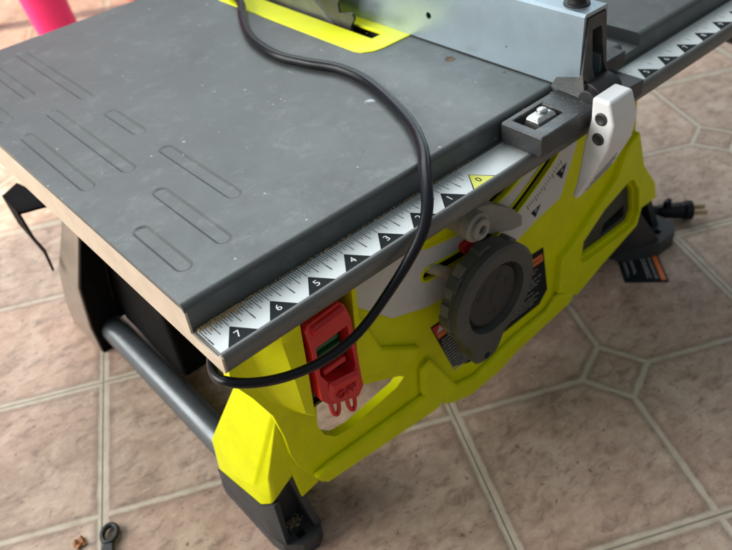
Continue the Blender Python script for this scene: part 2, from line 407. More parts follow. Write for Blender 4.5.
# --- front panel
YF = 1.0
P1 = [(-5.25, -8.22), (-.6, -8.93), (-.12, -9.16), (.74, -9.52), (2.3, -9.52), (3.1, -9.26), (6.3, -8.96), (8.1, -8.36), (9.95, -7.78), (10.15, -7.0), (11.27, -7.1), (11.35, -6.7), (10.94, -6.08),
      (9.95, -4.85), (9.8, -4.27), (9.25, -3.3), (9.1, -2.2), (9.05, -.40), (-6.75, -.40), (-6.95, -2.55), (-6.55, -3.4), (-6.17, -4.4), (-6.02, -5.4), (-5.98, -6.2), (-5.83, -6.95)]
fp = MB(); fp.prism(P1, 1, YF, YF+.30)
ct = MB()
tri_hole = [(-4.86, -4.95), (-5.0, -5.85), (-4.85, -6.4), (-4.50, -6.80), (-3.93, -6.93), (-2.15, -6.72), (-1.82, -6.52), (-2.0, -6.34), (-3.35, -5.6)]
grip_hole = [(6.60, -7.1), (6.66, -6.40), (7.67, -5.73), (8.9, -5.25), (9.15, -5.3), (9.63, -5.93), (9.88, -7.0), (9.72, -7.40), (7.95, -7.37), (6.8, -7.3)]
ct.prism(tri_hole, 1, 0, 4); ct.prism(grip_hole, 1, 0, 1.75)
slotA = smooth2([(-.76, -3.16), (.26, -3.29), (1.51, -3.36), (2.38, -3.20), (3.26, -2.78), (4.41, -2.08), (4.8, -1.7)])
slotB = smooth2([(-.7, -2.02), (.5, -2.24), (1.51, -2.24), (2.78, -1.90), (3.6, -1.3)])
ct.prism(strip(slotA, .36), 1, 0, 1.9)
ct.prism(strip(slotB[8:], .30), 1, 0, 1.9)
fp.build('front_panel', 'yellow', saw, bevel=.11, seg=3, cut=ct)
# raised pod lip under the wheel and around the right grip
pod = MB()
pod.prism([(-.45, -8.80), (-.1, -9.06), (.76, -9.42), (2.25, -9.42), (3.05, -9.16), (6.1, -8.88), (6.3, -8.5), (5.35, -8.0), (4.75, -8.35), (3.0, -8.42), (1.1, -8.75), (.2, -8.42), (-.9, -6.3), (-1.3, -6.5), (-1.35, -7.6)], 1, YF-.27, YF+.02)
pod.build('raised_lip', 'yellow', saw, bevel=.20, seg=4)
rim = MB()
rim.prism([(5.3, -7.9), (6.5, -8.78), (8.0, -8.22), (10.0, -7.62), (10.15, -6.9), (11.1, -6.95), (10.8, -6.1), (9.85, -4.95), (9.2, -3.3), (8.6, -3.6), (8.2, -4.6), (5.9, -6.2), (5.35, -6.4)], 1, YF-.22, YF+.02)
ct = MB(); ct.prism([(6.50, -7.2), (6.56, -6.35), (7.62, -5.62), (8.95, -5.15), (9.25, -5.22), (9.72, -5.9), (9.97, -7.0), (9.8, -7.50), (7.95, -7.47), (6.7, -7.4)], 1, 0, 2)
rim.build('grip_surround', 'yellow', saw, bevel=.14, seg=4, cut=ct)
br = MB()     # ribbed beam below the window
br.prism([(-5.2, -8.12), (-.7, -8.80), (-.4, -8.5), (-1.0, -7.75), (-5.0, -7.45), (-5.55, -7.5)], 1, YF-.24, YF+.02)
br.build('lower_beam', 'yellow', saw, bevel=.19, seg=4)
wb = MB(); wb.prism([(-4.9, -4.6), (-4.2, -5.0), (-3.1, -5.3), (-1.5, -6.1), (-1.2, -5.6), (-2.6, -4.6), (-3.2, -2.9), (-3.3, -1.2), (-5, -1.2)], 1, YF-.20, YF+.02)
wb.build('window_brow', 'yellow', saw, bevel=.17, seg=4)
# right grip insert
gi = MB(); gi.prism([(6.64, -7.12), (6.70, -6.38), (7.68, -5.77), (8.9, -5.30), (9.12, -5.34), (9.58, -5.95), (9.82, -7.0), (9.68, -7.36), (7.95, -7.33), (6.82, -7.26)], 1, YF+.12, YF+.6)
ct = MB(); ct.prism([(8.1, -7.22), (8.25, -6.75), (9.45, -6.55), (9.55, -7.12)], 1, 0, YF+.5)
gi.build('side_grip', 'hub', saw, bevel=.05, cut=ct)

# --- left leg (lime) and its foot
def leg(name, mir=None, mat='yellow', dy=0.0, flip=False):
    f = (lambda x, y, z: (mir-x if mir is not None else x, (dy-y if flip else y+dy), z))
    L = MB()
    rings = [
        [f(-5.75, 2.6, -1.2), f(-5.75, 1.35, -1.2), f(-5.55, 1.15, -1.2), f(-5.3, 1.15, -1.2), f(-5.3, 2.6, -1.2)],
        [f(-6.20, 2.87, -4.68), f(-6.14, 1.12, -4.48), f(-5.88, 1.12, -4.40), f(-5.4, 1.15, -4.4), f(-5.4, 2.8, -4.6)],
        [f(-6.90, 4.10, -7.45), f(-6.90, 1.86, -7.50), f(-6.62, 1.26, -6.80), f(-5.6, 1.15, -6.6), f(-5.7, 3.9, -7.3)],
        [f(-6.92, 4.40, -9.27), f(-6.92, 1.77, -8.42), f(-6.72, 1.40, -8.20), f(-6.0, 1.15, -7.3), f(-5.9, 4.2, -9.1)],
    ]
    L.loft(rings); return L.build(name, mat, saw, bevel=.12, seg=3)
def foot(mir=None, dy=0.0, flip=False, k=0):
    f = (lambda x, y, z: (mir-x*1.0-(k*max(0, (-7-z))*.55) if mir is not None else x, (dy-y if flip else y+dy), z))
    F = MB()
    # base slab with rounded toe
    F.loft([[f(-6.96, 4.44, z), f(-6.96, 1.75, z), f(-6.86, 1.25-.0, z), f(-6.45, .82, z), f(-5.95, .74, z), f(-5.66, .95, z), f(-5.5, 1.6, z), f(-5.5, 4.3, z)] for z in (-H, -9.95)])
    # outer wall, inner wall and back
    F.loft([[f(-6.95, 4.42, -10.0), f(-6.95, 1.72, -10.0), f(-6.80, 1.15, -10.0), f(-6.60, 1.28, -10.0), f(-6.62, 4.3, -10.0)],
            [f(-6.94, 4.40, -9.24), f(-6.94, 1.76, -8.38), f(-6.74, 1.34, -8.16), f(-6.54, 1.36, -8.16), f(-6.60, 4.3, -9.2)]])
    F.loft([[f(-5.80, 4.3, -10.0), f(-5.80, .98, -10.0), f(-5.55, 1.05, -10.0), f(-5.50, 4.3, -10.0)],
            [f(-6.10, 4.2, -8.6), f(-6.16, 1.30, -7.16), f(-5.98, 1.28, -7.2), f(-5.8, 4.2, -8.6)]])
    F.loft([[f(-6.66, 4.3, -10.0), f(-6.66, 1.85, -10.0), f(-5.75, 1.85, -10.0), f(-5.7, 4.3, -10.0)],
            [f(-6.62, 4.2, -9.1), f(-6.70, 1.52, -8.1), f(-6.12, 1.42, -7.2), f(-6.05, 4.2, -8.7)]])
    q = MB()
    a = [f(-6.40, 1.05, 0), f(-6.12, 1.35, 0)]
    xs = sorted((a[0][0], a[1][0])); ys = sorted((a[0][1], a[1][1]))
    if mir is not None and k: xs = [v-k*(3-.0)*.55 for v in xs]
    q.box(xs[0], xs[1], ys[0], ys[1], -10.3, -9.2)
    return F.build('foot', 'foot', saw, bevel=.06, seg=2, cut=q)
leg('front_leg'); foot()
wbp = MB(); wbp.prism([(-6.02, -5.9), (-5.2, -6.4), (-4.7, -8.1), (-5.25, -8.28), (-5.92, -8.40), (-6.0, -7.3)], 1, YF+.14, YF+.5); wbp.build('lower_web', 'yellow', saw, bevel=.04)
# right leg flares to the right
R_ = MB()
R_.loft([[(9.0, 2.6, -3.4), (9.0, 1.2, -3.4), (9.2, 1.2, -3.4), (9.4, 2.6, -3.4)],
         [(10.0, 3.4, -6.2), (10.0, 1.2, -6.2), (10.85, 1.15, -6.1), (11.2, 2.6, -6.2)],
         [(10.2, 4.0, -7.3), (10.2, 1.2, -7.2), (11.30, 1.15, -7.1), (11.7, 2.8, -7.3)]])
R_.build('front_leg', 'yellow', saw, bevel=.07)
F = MB()
F.loft([[(10.6, 4.0, z), (10.9, 1.6, z), (12.2, .80, z), (13.2, .78, z), (13.75, 1.15, z), (13.7, 1.9, z), (13.0, 4.0, z)] for z in (-H, -9.75)])
F.loft([[(10.7, 1.6, -9.9), (11.0, 1.5, -9.9), (12.4, .95, -9.9), (12.6, 1.25, -9.9), (11.4, 2.0, -9.9), (10.9, 3.8, -9.9)],
        [(10.15, 1.45, -7.7), (10.2, 1.15, -7.6), (10.45, 1.05, -7.3), (10.6, 1.3, -7.3), (10.5, 2.0, -7.5), (10.3, 3.4, -7.6)]])
F.loft([[(13.0, 1.6, -9.9), (13.3, 1.55, -9.9), (13.4, 3.0, -9.9), (12.8, 3.8, -9.9)],
        [(11.15, 1.3, -7.1), (11.35, 1.2, -7.1), (11.7, 2.5, -7.2), (11.2, 3.4, -7.2)]])
F.loft([[(11.2, 2.3, -9.9), (13.1, 2.2, -9.9), (13.0, 3.8, -9.9), (11.0, 3.8, -9.9)],
        [(10.4, 1.7, -7.3), (11.3, 1.7, -7.15), (11.5, 3.2, -7.2), (10.4, 3.2, -7.4)]])
q = MB(); q.box(12.55, 12.85, 1.15, 1.42, -10.2, -9.2)
F.build('foot', 'foot', saw, bevel=.07, cut=q)
# rear legs, back panel, motor housing
Rr = MB()
Rr.loft([[(x, y, z) for x, y in ((a_, y0), (a_, y1), (b_, y1), (b_, y0))] for a_, b_, y0, y1, z in ((-5.2, -4.6, 11.5, 13, -.45), (-6.25, -5.4, 12.5, 13.9, -4.8), (-6.9, -5.7, 12.5, 14.2, -6.5), (-6.9, -5.7, 13.6, 15.9, -9.2), (-6.9, -5.7, 13.5, 16.2, -H))])
Rr.build('rear_leg', 'grey_sheen', saw, bevel=.06)
Rr = MB(); Rr.loft([[(x, y, z) for x, y in ((a, 13), (a, 15.6), (b, 15.6), (b, 13))] for a, b, z in ((9, 10, -.45), (11.2, 12.4, -7), (12, 13.4, -H))])
Rr.build('rear_leg', 'grey_sheen', saw, bevel=.06)
bk = MB(); bk.prism([(-6.0, -.4), (9.3, -.4), (11, -7.2), (9, -9.2), (-5.8, -9.2), (-6.1, -6.5)], 1, 13.2, 14.2); bk.build('back_panel', 'dark', saw, bevel=.05)
mt = MB(); mt.box(-3.6, 9.0, 4.6, 6.29, -6.3, -.38).box(-3.6, 9.0, 6.3, 13.19, -9.2, -.38); mt.build('motor_housing', 'dark', saw, bevel=.3)  # rear box drawn lower to shade the floor seen through the front hole
mt = MB(); mt.box(-5.6, -3.5, 8.6, 13.25, -9.4, -.38); mt.build('dust_chute', 'dark', saw, bevel=.2)
tu = MB(); tu.tube([(-6.05, 4.2, -9.72), (-6.05, 15.0, -9.72)], .55, 28, smooth=0); tu.build('base_tube', 'pipe', saw)
tu = MB(); tu.tube([(12.0, 3.6, -9.72), (12.0, 15.0, -9.72)], .55, 20, smooth=0); tu.build('base_tube', 'pipe', saw)
kc_ = MB(); kc_.lathe((15.2, 1.0, -1.2), (0, -1, 0), [(-1.2, .5), (-.2, .55), (-.1, 1.15), (.5, 1.2), (.6, 1.0), (.6, .001)], 20); kc_.build('rail_clamp', 'black', saw, bevel=.05)
# bracket at the back left
lb = MB()
lb.loft([[(-7.18, 16.3, -4.02), (-6.45, 16.75, -4.02), (-5.9, 14.2, -4.02), (-7.22, 14.72, -4.02)], [(-7.18, 16.3, -4.12), (-6.45, 16.75, -4.12), (-5.9, 14.2, -4.12), (-7.22, 14.72, -4.12)]])
lb.loft([[(-7.2, 16.3, -4.0), (-7.24, 14.7, -4.0), (-7.16, 14.7, -4.0), (-7.12, 16.3, -4.0)], [(-7.15, 16.1, -5.2), (-7.12, 14.9, -5.3), (-7.04, 14.9, -5.3), (-7.07, 16.1, -5.2)],
         [(-7.05, 14.6, -5.9), (-7.05, 14.3, -5.6), (-6.98, 14.3, -5.6), (-6.98, 14.6, -5.9)], [(-7.2, 13.75, -6.2), (-7.2, 13.6, -6.0), (-7.13, 13.6, -6.0), (-7.13, 13.75, -6.2)]])
lb.build('rear_bracket', 'dark', saw)
ll = MB(); ll.loft([[(x, y, z) for x, y in ((a_, y0), (a_, y1), (b_, y1), (b_, y0))] for a_, b_, y0, y1, z in ((-6.2, -5.5, 12.38, 12.46, -4.8), (-6.83, -5.8, 12.38, 12.46, -6.5), (-6.83, -5.8, 13.48, 13.56, -9.2), (-6.83, -5.8, 13.40, 13.46, -H+.02))]); ll.build('leg_shade_sheet', 'dark', saw)  # near-black sheet painting shade onto the rear leg's front face

# --- switch housing (facetted lime block) and red switch
sh = MB()
sh.loft([[(-6.50, 1.0, -.45), (-6.20, .80, -.45), (-5.72, .10, -.45), (-5.48, -.02, -.45), (-3.75, .0, -.45), (-3.50, .45, -.45), (-3.3, 1.1, -.45)],
         [(-6.80, 1.0, -1.6), (-6.42, .88, -1.35), (-5.85, .22, -1.5), (-5.50, .05, -1.6), (-3.75, .10, -1.6), (-3.45, .50, -1.7), (-3.2, 1.1, -1.7)],
         [(-6.62, 1.0, -2.6), (-6.22, .80, -2.9), (-5.80, .14, -2.6), (-5.48, .10, -2.6), (-3.75, .16, -2.6), (-3.50, .55, -2.6), (-3.2, 1.1, -2.6)],
         [(-6.12, 1.0, -3.9), (-5.92, .90, -4.1), (-5.62, .32, -4.2), (-5.42, .25, -4.45), (-3.95, .30, -4.45), (-3.8, .55, -4.4), (-3.5, 1.1, -4.4)],
         [(-5.80, 1.05, -4.55), (-5.72, 1.0, -4.65), (-5.52, .92, -4.78), (-5.38, .90, -4.85), (-4.1, .90, -4.85), (-3.9, .95, -4.8), (-3.6, 1.1, -4.7)]])
ct = MB(); ct.box(-5.42, -3.90, -.4, .85, -4.75, -1.08)
sh.build('switch_housing', 'yellow', saw, bevel=.06, seg=2, cut=ct)
sg = MB(); sg.box(-5.42, -3.92, .80, .99, -4.85, -1.05); sg.build('switch_recess', 'dark', saw)
rs = MB()
rs.prism([(-5.36, -1.35), (-5.28, -1.22), (-4.38, -1.16), (-4.22, -1.30), (-4.08, -1.85), (-4.02, -4.25), (-4.22, -4.50), (-5.08, -4.10), (-5.30, -3.75), (-5.30, -2.0)][::-1], 1, -.02, .42)
ct = MB(); ct.prism([(-5.16, -2.02), (-4.22, -1.98), (-4.16, -3.40), (-4.35, -3.62), (-5.02, -3.30), (-5.18, -2.95)], 1, -1, 2)
red = rs.build('switch_paddle', 'red', saw, bevel=.035, cut=ct)
pl_ = MB()   # bevelled lower plate and curled upper hinge
pl_.loft([[(-5.02, -.04, -3.30), (-4.14, -.04, -3.50), (-4.10, .0, -4.22), (-4.24, .05, -4.46), (-5.04, .05, -4.05), (-5.12, 0, -3.75)],
          [(-4.98, -.13, -3.42), (-4.22, -.13, -3.60), (-4.18, -.10, -4.14), (-4.30, -.08, -4.32), (-4.96, -.08, -3.98), (-5.02, -.10, -3.72)]])
pl_.build('paddle_flap', 'red', red, bevel=.02)
pl_ = MB(); pl_.tube([(-5.2, .02, -1.46), (-4.3, .02, -1.40)], .16, 14, smooth=0); pl_.build('paddle_hinge', 'red', red)
for pp in ([(-5.02, 0.1, -4.0), (-5.0, .08, -4.5), (-4.9, .06, -4.66), (-4.8, .08, -4.5), (-4.78, .1, -4.1)], [(-4.52, 0.1, -4.3), (-4.5, .08, -4.75), (-4.4, .06, -4.92), (-4.3, .08, -4.75), (-4.28, .1, -4.3)]):
    pl_ = MB(); pl_.tube(pp, .058, 10); pl_.build('paddle_prong', 'red', red)
tx = MB(); tx.text('OFF', .36, (-4.62, -.125, -3.88), (1, 0, -.14), (.1, 0, 1), .018)
M['red_dark'] = plain('red_embossed', (.36, .008, .010), .5)
tx.build('embossed_lettering', 'red_dark', red, smooth=False)
gb = MB(); gb.box(-5.08, -4.28, .30, .62, -2.55, -2.12); gb.box(-5.02, -4.32, .20, .5, -2.98, -2.58); gb.build('start_button', 'green', saw, bevel=.06)
gb = MB(); gb.box(-5.02, -4.30, .12, .5, -3.22, -3.04); gb.build('stop_bar', 'red', saw, bevel=.05)
sbk = MB(); sbk.box(-5.3, -4.05, .55, .78, -4.2, -1.6); sbk.build('switch_body', 'black', saw, bevel=.03)

# --- white sticker with the bevel slots
lw = MB()
lwp = [(-3.95, -.42), (-3.62, -2.22), (-2.14, -3.82), (-.84, -4.33), (.09, -4.45), (1.6, -4.45), (2.91, -4.30), (3.98, -4.00), (5.10, -3.80), (5.38, -3.1), (5.72, -2.2), (5.8, -.42)]
lw.prism(lwp, 1, YF-.112, YF-.10)
ct = MB(); ct.prism(strip(slotA, .46), 1, 0, 1.9); ct.prism(strip(slotB, .50), 1, 0, 1.9)
lwo = lw.build('bevel_label', 'sticker', saw, cut=ct, smooth=False)
base = MB(); base.prism([(-3.7, -.42), (-3.3, -2.2), (-2.0, -3.66), (-.84, -4.2), (.09, -4.3), (2.9, -4.15), (5.0, -3.7), (5.3, -3.0), (5.65, -2.2), (5.7, -.42)], 1, YF-.10, YF+.02)
ct = MB(); ct.prism(strip(slotA, .37), 1, 0, 1.9); ct.prism(strip(slotB[8:], .31), 1, 0, 1.9)
base.build('label_pad', 'yellow', saw, cut=ct, smooth=False)
ys = MB()
for s_, w1, w2, hh in ((slotA, .50, .37, .15), (slotB, .54, .34, .15)):
    o_ = strip(s_, w1); i_ = strip(s_, w2); n = len(o_)
    for y_ in (YF-hh,):
        ys._mk([(u, y_, v) for u, v in o_]+[(u, y_, v) for u, v in i_]+[(u, YF-.09, v) for u, v in o_]+[(u, YF-.09, v) for u, v in i_],
               [(i, (i+1) % n, (i+1) % n+n, i+n) for i in range(n)]+[(i, (i+1) % n, (i+1) % n+2*n, i+2*n) for i in range(n)]+[(i+n, (i+1) % n+n, (i+1) % n+3*n, i+3*n) for i in range(n)])
ys.build('slot_rim', 'yellow', saw, smooth=False)
yb = MB(); yb.prism(strip(slotB[:9], .36), 1, YF-.14, YF-.09); yb.build('slot_pad', 'yellow', saw, bevel=.02)
dk = MB(); dk.prism(strip(slotA, .35), 1, YF-.02, YF+.5); dk.prism(strip(slotB[8:], .29), 1, YF-.02, YF+.5); dk.build('slot_backing', 'dark', saw)
tkm = MB()
sA = slotA
for i in range(17):     # degree ticks along the outside of the arc
    t_ = i/16; a_, b_ = Vector((3.45, -3.20)), Vector((4.95, -2.35)); p_ = a_.lerp(b_, t_)+Vector((0, -.10*math.sin(t_*math.pi)))
    d_ = Vector((.45, -.85)).normalized()*(.24 if i % 4 == 0 else .13)
    w_ = Vector((.85, .45)).normalized()*.013
    tkm._mk([(p_.x-w_.x, YF-.1145, p_.y-w_.y), (p_.x+w_.x, YF-.1145, p_.y+w_.y), (p_.x+w_.x+d_.x, YF-.1145, p_.y+w_.y+d_.y), (p_.x-w_.x+d_.x, YF-.1145, p_.y-w_.y+d_.y)], [(0, 1, 2, 3)])
for (a, b, c) in (((4.78, -2.75), (5.30, -2.58), (5.12, -3.10)), ((3.66, -3.58), (4.14, -3.48), (3.90, -3.88))):
    tkm._mk([(a[0], YF-.115, a[1]), (b[0], YF-.115, b[1]), (c[0], YF-.115, c[1])], [(0, 1, 2)])
tkm.build('scale_marking', 'ink', lwo, smooth=False)
tw = MB(); tw.text('4', .2, (5.08, YF-.118, -2.78), (1, 0, .1), (0, 0, 1), .001); tw.build('scale_numeral', 'print_white', lwo, smooth=False)
tw = MB(); tw.text('0', .2, (3.91, YF-.118, -3.62), (1, 0, .1), (0, 0, 1), .001)
tw.build('scale_numeral', 'print_white', lwo, smooth=False)
# --- bevel lock lever, shaft, pointer
lv = MB()
ax = Vector((0, -1, 0)); LB = Vector((.33, .98, -1.78))
lv.lathe(tuple(LB), ax, [(0, .40), (.62, .40), (.66, .43), (.95, .43), (1.0, .38)], 32)
lv.loft([[(.2, .50, -1.45), (.2, .50, -2.1), (.2, .95, -2.1), (.2, .95, -1.45)], [(1.3, .42, -1.75), (1.3, .40, -2.75), (1.3, .85, -2.75), (1.3, .85, -1.75)],
         [(2.2, .40, -2.40), (2.2, .38, -3.12), (2.2, .75, -3.12), (2.2, .75, -2.40)], [(2.75, .5, -2.98), (2.75, .48, -3.32), (2.75, .7, -3.32), (2.75, .7, -2.98)]])
lvo = lv.build('bevel_lever', 'grey', saw, bevel=.10, seg=3)
kk = MB(); kc = LB+ax*1.0
kk.lathe(tuple(kc), ax, [(0, .31), (.10, .31), (.13, .28), (.13, .14), (.03, .12), (.03, .001)], 28); kk.build('lever_cap', 'grey', lvo)
kk = MB(); kk.lathe(tuple(kc+ax*.04), ax, [(0, .11), (.03, .11), (.035, .05)], 6); kk.build('lever_screw', 'black', lvo)
hw = thing_parent = None
WC = (.62, -.42, -4.13)
wh = MB()
ol = []
for k in range(72):
    a = 2*math.pi*k/72; r = 1.62+(.05 if math.cos(8*a+.6) > .0 else -.04)
    ol.append((WC[0]+r*math.cos(a), WC[2]+r*math.sin(a)))
def ring_outline(sc_, notch):
    q = []
    for k in range(96):
        a = 2*math.pi*k/96; r = 1.60*sc_+notch*(1 if (k//4) % 3 else -1)
        x, z = r*math.cos(a), r*math.sin(a)
        # crank lobe pointing down
        da = math.atan2(z, x)-math.radians(-103)
        da = (da+math.pi) % (2*math.pi)-math.pi
        ll = math.exp(-(da/.33)**4)
        q.append((WC[0]+x*(1+.43*ll), WC[2]+z*(1+.43*ll)))
    return q
def rr(sc_, notch, y): return [(u, y, v) for u, v in ring_outline(sc_, notch)]
wh.loft([rr(.93, 0, .30), rr(1.0, -.045, .24), rr(1.0, -.045, -.08), rr(.97, 0, -.14), rr(1.0, 0, -.20), rr(1.0, 0, -.38), rr(.93, 0, -.46)])
ct = MB(); ct.lathe((WC[0]-.05, -1, -4.13), (0, 1, 0), [(0, 1.13), (.75, 1.13), (.9, 1.08)], 48); ct.lathe((.17, -1, -6.10), (0, 1, 0), [(0, .12), (1.2, .12)], 16)
wheel = wh.build('handwheel', 'wheel', saw, bevel=.03, cut=ct)
hb = MB(); hb.lathe((WC[0]-.05, .1, -4.13), (0, -1, 0), [(0, .98), (.36, .98), (.40, .94), (.40, .001)], 48)
hb.build('wheel_hub', 'hub', wheel)
em = MB()
def arc(cx, cz, r, a0, a1, y, rad=.018): em.tube([(cx+r*math.cos(math.radians(a0+(a1-a0)*k/10)), y, cz+r*math.sin(math.radians(a0+(a1-a0)*k/10))) for k in range(11)], rad, 6, smooth=0)
hc = (WC[0]-.05, -4.13)
for a0, a1 in ((120, 165), (35, 75), (250, 285), (0, 25)):
    arc(hc[0], hc[1], .62, a0, a1, -.30)
    e = math.radians(a1); p = Vector((hc[0]+.62*math.cos(e), -.30, hc[1]+.62*math.sin(e)))
    for d in (-.12, .12): em.tube([tuple(p), (hc[0]+(.62+d)*math.cos(e-.18), -.30, hc[1]+(.62+d)*math.sin(e-.18))], .018, 6, smooth=0)
em.tube([(hc[0]-.1, -.30, hc[1]-.25), (hc[0]+.05, -.30, hc[1]+.3)], .018, 6, smooth=0); em.tube([(hc[0]+.05, -.30, hc[1]+.3), (hc[0]+.22, -.30, hc[1]+.1)], .018, 6, smooth=0)
em.build('hub_emblem', 'hub', wheel)
gp = MB()
for a in (150, 172, 194, 216, 128, 238):     # pale rubber grip pads on the rim
    aa = math.radians(a); 
    q = [(WC[0]+1.615*math.cos(aa+t), WC[2]+1.615*math.sin(aa+t)) for t in (-.13, -.065, 0, .065, .13)]
    o2 = [(WC[0]+1.50*math.cos(aa+t), WC[2]+1.50*math.sin(aa+t)) for t in (.13, .065, 0, -.065, -.13)]
    gp.prism(q+o2, 1, .25, -.05)
gp.build('rim_grip', 'grip', wheel, bevel=.03)
ro = MB(); ro.tube([(-.66, 1.0, -3.02), (.38, .22, -3.74)], .165, 16, smooth=0); ro.build('crank_shaft', 'rod', saw)
pt = MB(); pt.prism([(.50, -2.88), (.92, -2.80), (1.0, -3.18), (.78, -3.36), (.52, -3.16)], 1, YF-.30, YF-.08); pt.build('red_pointer', 'red', saw, bevel=.04)

# --- warning labels
def lines(mb, x0, x1, z, y, seed, h=.035, gap=.05):
    r = random.Random(seed); x = x0
    while x < x1:
        w = r.uniform(.05, .2); w = min(w, x1-x); mb._mk([(x, y, z), (x+w, y, z), (x+w, y, z+h), (x, y, z+h)], [(0, 1, 2, 3)]); x += w+gap*r.uniform(.5, 1)
def lines2(mb, O, U, V, x0, x1, yy, seed, h=.04, gap=.05):
    r = random.Random(seed); x = x0; O, U, V = Vector(O), Vector(U), Vector(V)
    while x < x1:
        w = min(r.uniform(.05, .2), x1-x); q = [O+U*x+V*yy, O+U*(x+w)+V*yy, O+U*(x+w)+V*(yy+h), O+U*x+V*(yy+h)]
        mb._mk([tuple(p) for p in q], [(0, 1, 2, 3)]); x += w+gap*r.uniform(.5, 1)
YL = YF-.015
wr = MB(); wr.prism([(2.9, -5.35), (4.54, -5.48), (4.93, -7.56), (4.53, -7.99), (2.6, -7.99), (1.9, -7.9), (1.9, -5.3)], 1, YL, YL+.01); wro = wr.build('warning_label', 'ink', saw, smooth=False)
wo = MB(); wo.prism([(2.9, -5.62), (4.50, -5.72), (4.57, -6.05), (2.9, -5.95)], 1, YL-.006, YL-.001); wo.build('label_header', 'orange', wro, smooth=False)
wt = MB(); wt.text('WARNING', .22, (3.95, YL-.008, -5.86), (1, 0, -.06), (.06, 0, 1), .001)
wt.build('label_lettering', 'ink', wro, smooth=False)
wt = MB()
for i, z in enumerate((-6.25, -6.36, -6.62, -6.73, -6.84, -6.95, -7.18, -7.38, -7.49, -7.60, -7.72)): lines(wt, 2.9, 4.55+random.uniform(-.4, .15), z, YL-.005, i)
wt.build('label_print', 'print_grey', wro, smooth=False)
wl_ = MB(); wl_.prism([(-.66, -5.34), (1.3, -5.45), (1.5, -8.12), (.98, -8.1), (.18, -7.68)], 1, YL, YL+.01); w2 = wl_.build('warning_label', 'ink', saw, smooth=False)
wo = MB(); wo.prism([(-.60, -5.42), (1.2, -5.5), (1.3, -6.02), (-.36, -6.02)], 1, YL-.006, YL-.001); wo.build('label_header', 'orange', w2, smooth=False)
wo = MB(); wo.prism([(-.60, -5.40), (-.1, -5.43), (-.05, -5.82), (-.46, -5.82)], 1, YL-.012, YL-.007); wo.build('label_symbol', 'red_print', w2, smooth=False)
wo = MB(); wo._mk([(-.42, YL-.016, -5.74), (-.16, YL-.016, -5.74), (-.30, YL-.016, -5.49)], [(0, 1, 2)]); wo.build('label_triangle', 'print_white', w2, smooth=False)
wt = MB()
for i in range(13):
    z = -6.22-.14*i; x0 = -.25+.30*(i/6.) if i > 0 else -.28
    lines(wt, max(-.22, -.30+.036*i*1.2), 1.0, z, YL-.006, 40+i, h=.05, gap=.03)
wt.build('label_print', 'print_grey', w2, smooth=False)

# ------------------------------------------------------------------ rip fence
fe = thing('rip_fence', 'silver aluminium rip fence with white lock lever clamped across the saw table', 'rip fence', (4.2, -.3, 0))
ex = MB(); X0, X1, ZB, ZF = 3.82, 4.78, .73, 2.70
ex.prism([(X0, ZB), (X0, ZF-.06), (X0+.06, ZF), (X1-.06, ZF), (X1, ZF-.06), (X1, ZB), (X1-.10, ZB), (X1-.10, ZF-.10), (X0+.10, ZF-.10), (X0+.10, ZB)], 1, -.28, 17.5)
ct = MB(); ct.lathe((3.4, 5.03, 1.50), (1, 0, 0), [(0, .10), (.6, .10)], 20); ct.lathe((3.4, 2.1, 1.30), (1, 0, 0), [(0, .025), (.6, .025)], 10)
ex.build('fence_extrusion', 'alu', fe, bevel=.02, cut=ct)
# T-shaped casting
cs = MB()
cs.box(1.52, 3.62, -.96, .33, .08, .64)
ct = MB(); ct.box(1.80, 2.92, -.52, .16, .30, 2)
csb = cs.build('fence_bracket', 'casting', fe, bevel=.06, cut=ct)
cs = MB()
cs.loft([[(3.45, -.95, .08), (5.7, -1.0, .08), (5.7, -.1, .08), (3.45, .33, .08)], [(3.45, -.95, .60), (5.7, -1.0, .52), (5.7, -.1, .52), (3.45, .33, .66)]])
cs.loft([[(3.70, -.60, .5), (4.95, -.55, .5), (5.1, .5, .5), (3.70, .6, .5)], [(3.84, -.36, 1.2), (4.85, -.36, 1.2), (4.9, .3, 1.2), (3.9, .3, 1.2)], [(3.95, -.33, 2.57), (4.66, -.33, 2.57), (4.66, .3, 2.57), (3.95, .3, 2.57)]])
ct = MB(); ct.loft([[(4.30, -1.2, .85), (4.80, -1.2, .85), (4.80, .0, .85), (4.30, .0, .85)], [(4.12, -1.2, 2.25), (4.50, -1.2, 2.25), (4.50, .0, 2.25), (4.12, .0, 2.25)]])
cs.build('fence_column', 'casting', csb, bevel=.05, cut=ct)
cs = MB(); cs.box(5.1, 6.1, -.15, .35, .45, .95); cs.build('bracket_pad', 'casting', csb, bevel=.05)
cs = MB(); cs.lathe((3.9, -.5, .55), (1, 0, 0), [(0, .42), (.9, .42), (.95, .36)], 28); cs.lathe((3.7, -.62, .62), (1, 0, 0), [(0, .25), (1.2, .25)], 20); cs.build('lever_pivot', 'black', fe, bevel=.03)
lt = MB(); lt.loft([[(2.05, -.50, .32), (2.80, -.50, .32), (2.80, .02, .32), (2.05, .02, .32)], [(2.08, -.40, .62), (2.78, -.40, .62), (2.78, .0, .62), (2.08, .0, .62)], [(2.18, -.30, .68), (2.72, -.30, .68), (2.72, -.02, .68), (2.18, -.02, .68)]])
lt.build('latch_plate', 'steel', fe, bevel=.03)
sw_ = MB(); sw_.lathe((2.52, -.16, .68), (0, 0, 1), [(0, .15), (.05, .14), (.09, .09), (.10, .001)], 20); sw_.build('latch_screw', 'steel', fe)
kn = MB(); kn.lathe((4.32, .32, 2.70), (0, 0, 1), [(0, .33), (.05, .33), (.06, .22), (.16, .22), (.18, .26), (.42, .26), (.46, .2), (.46, .001)], 28); kn.build('fence_knob', 'black', fe, bevel=.01)
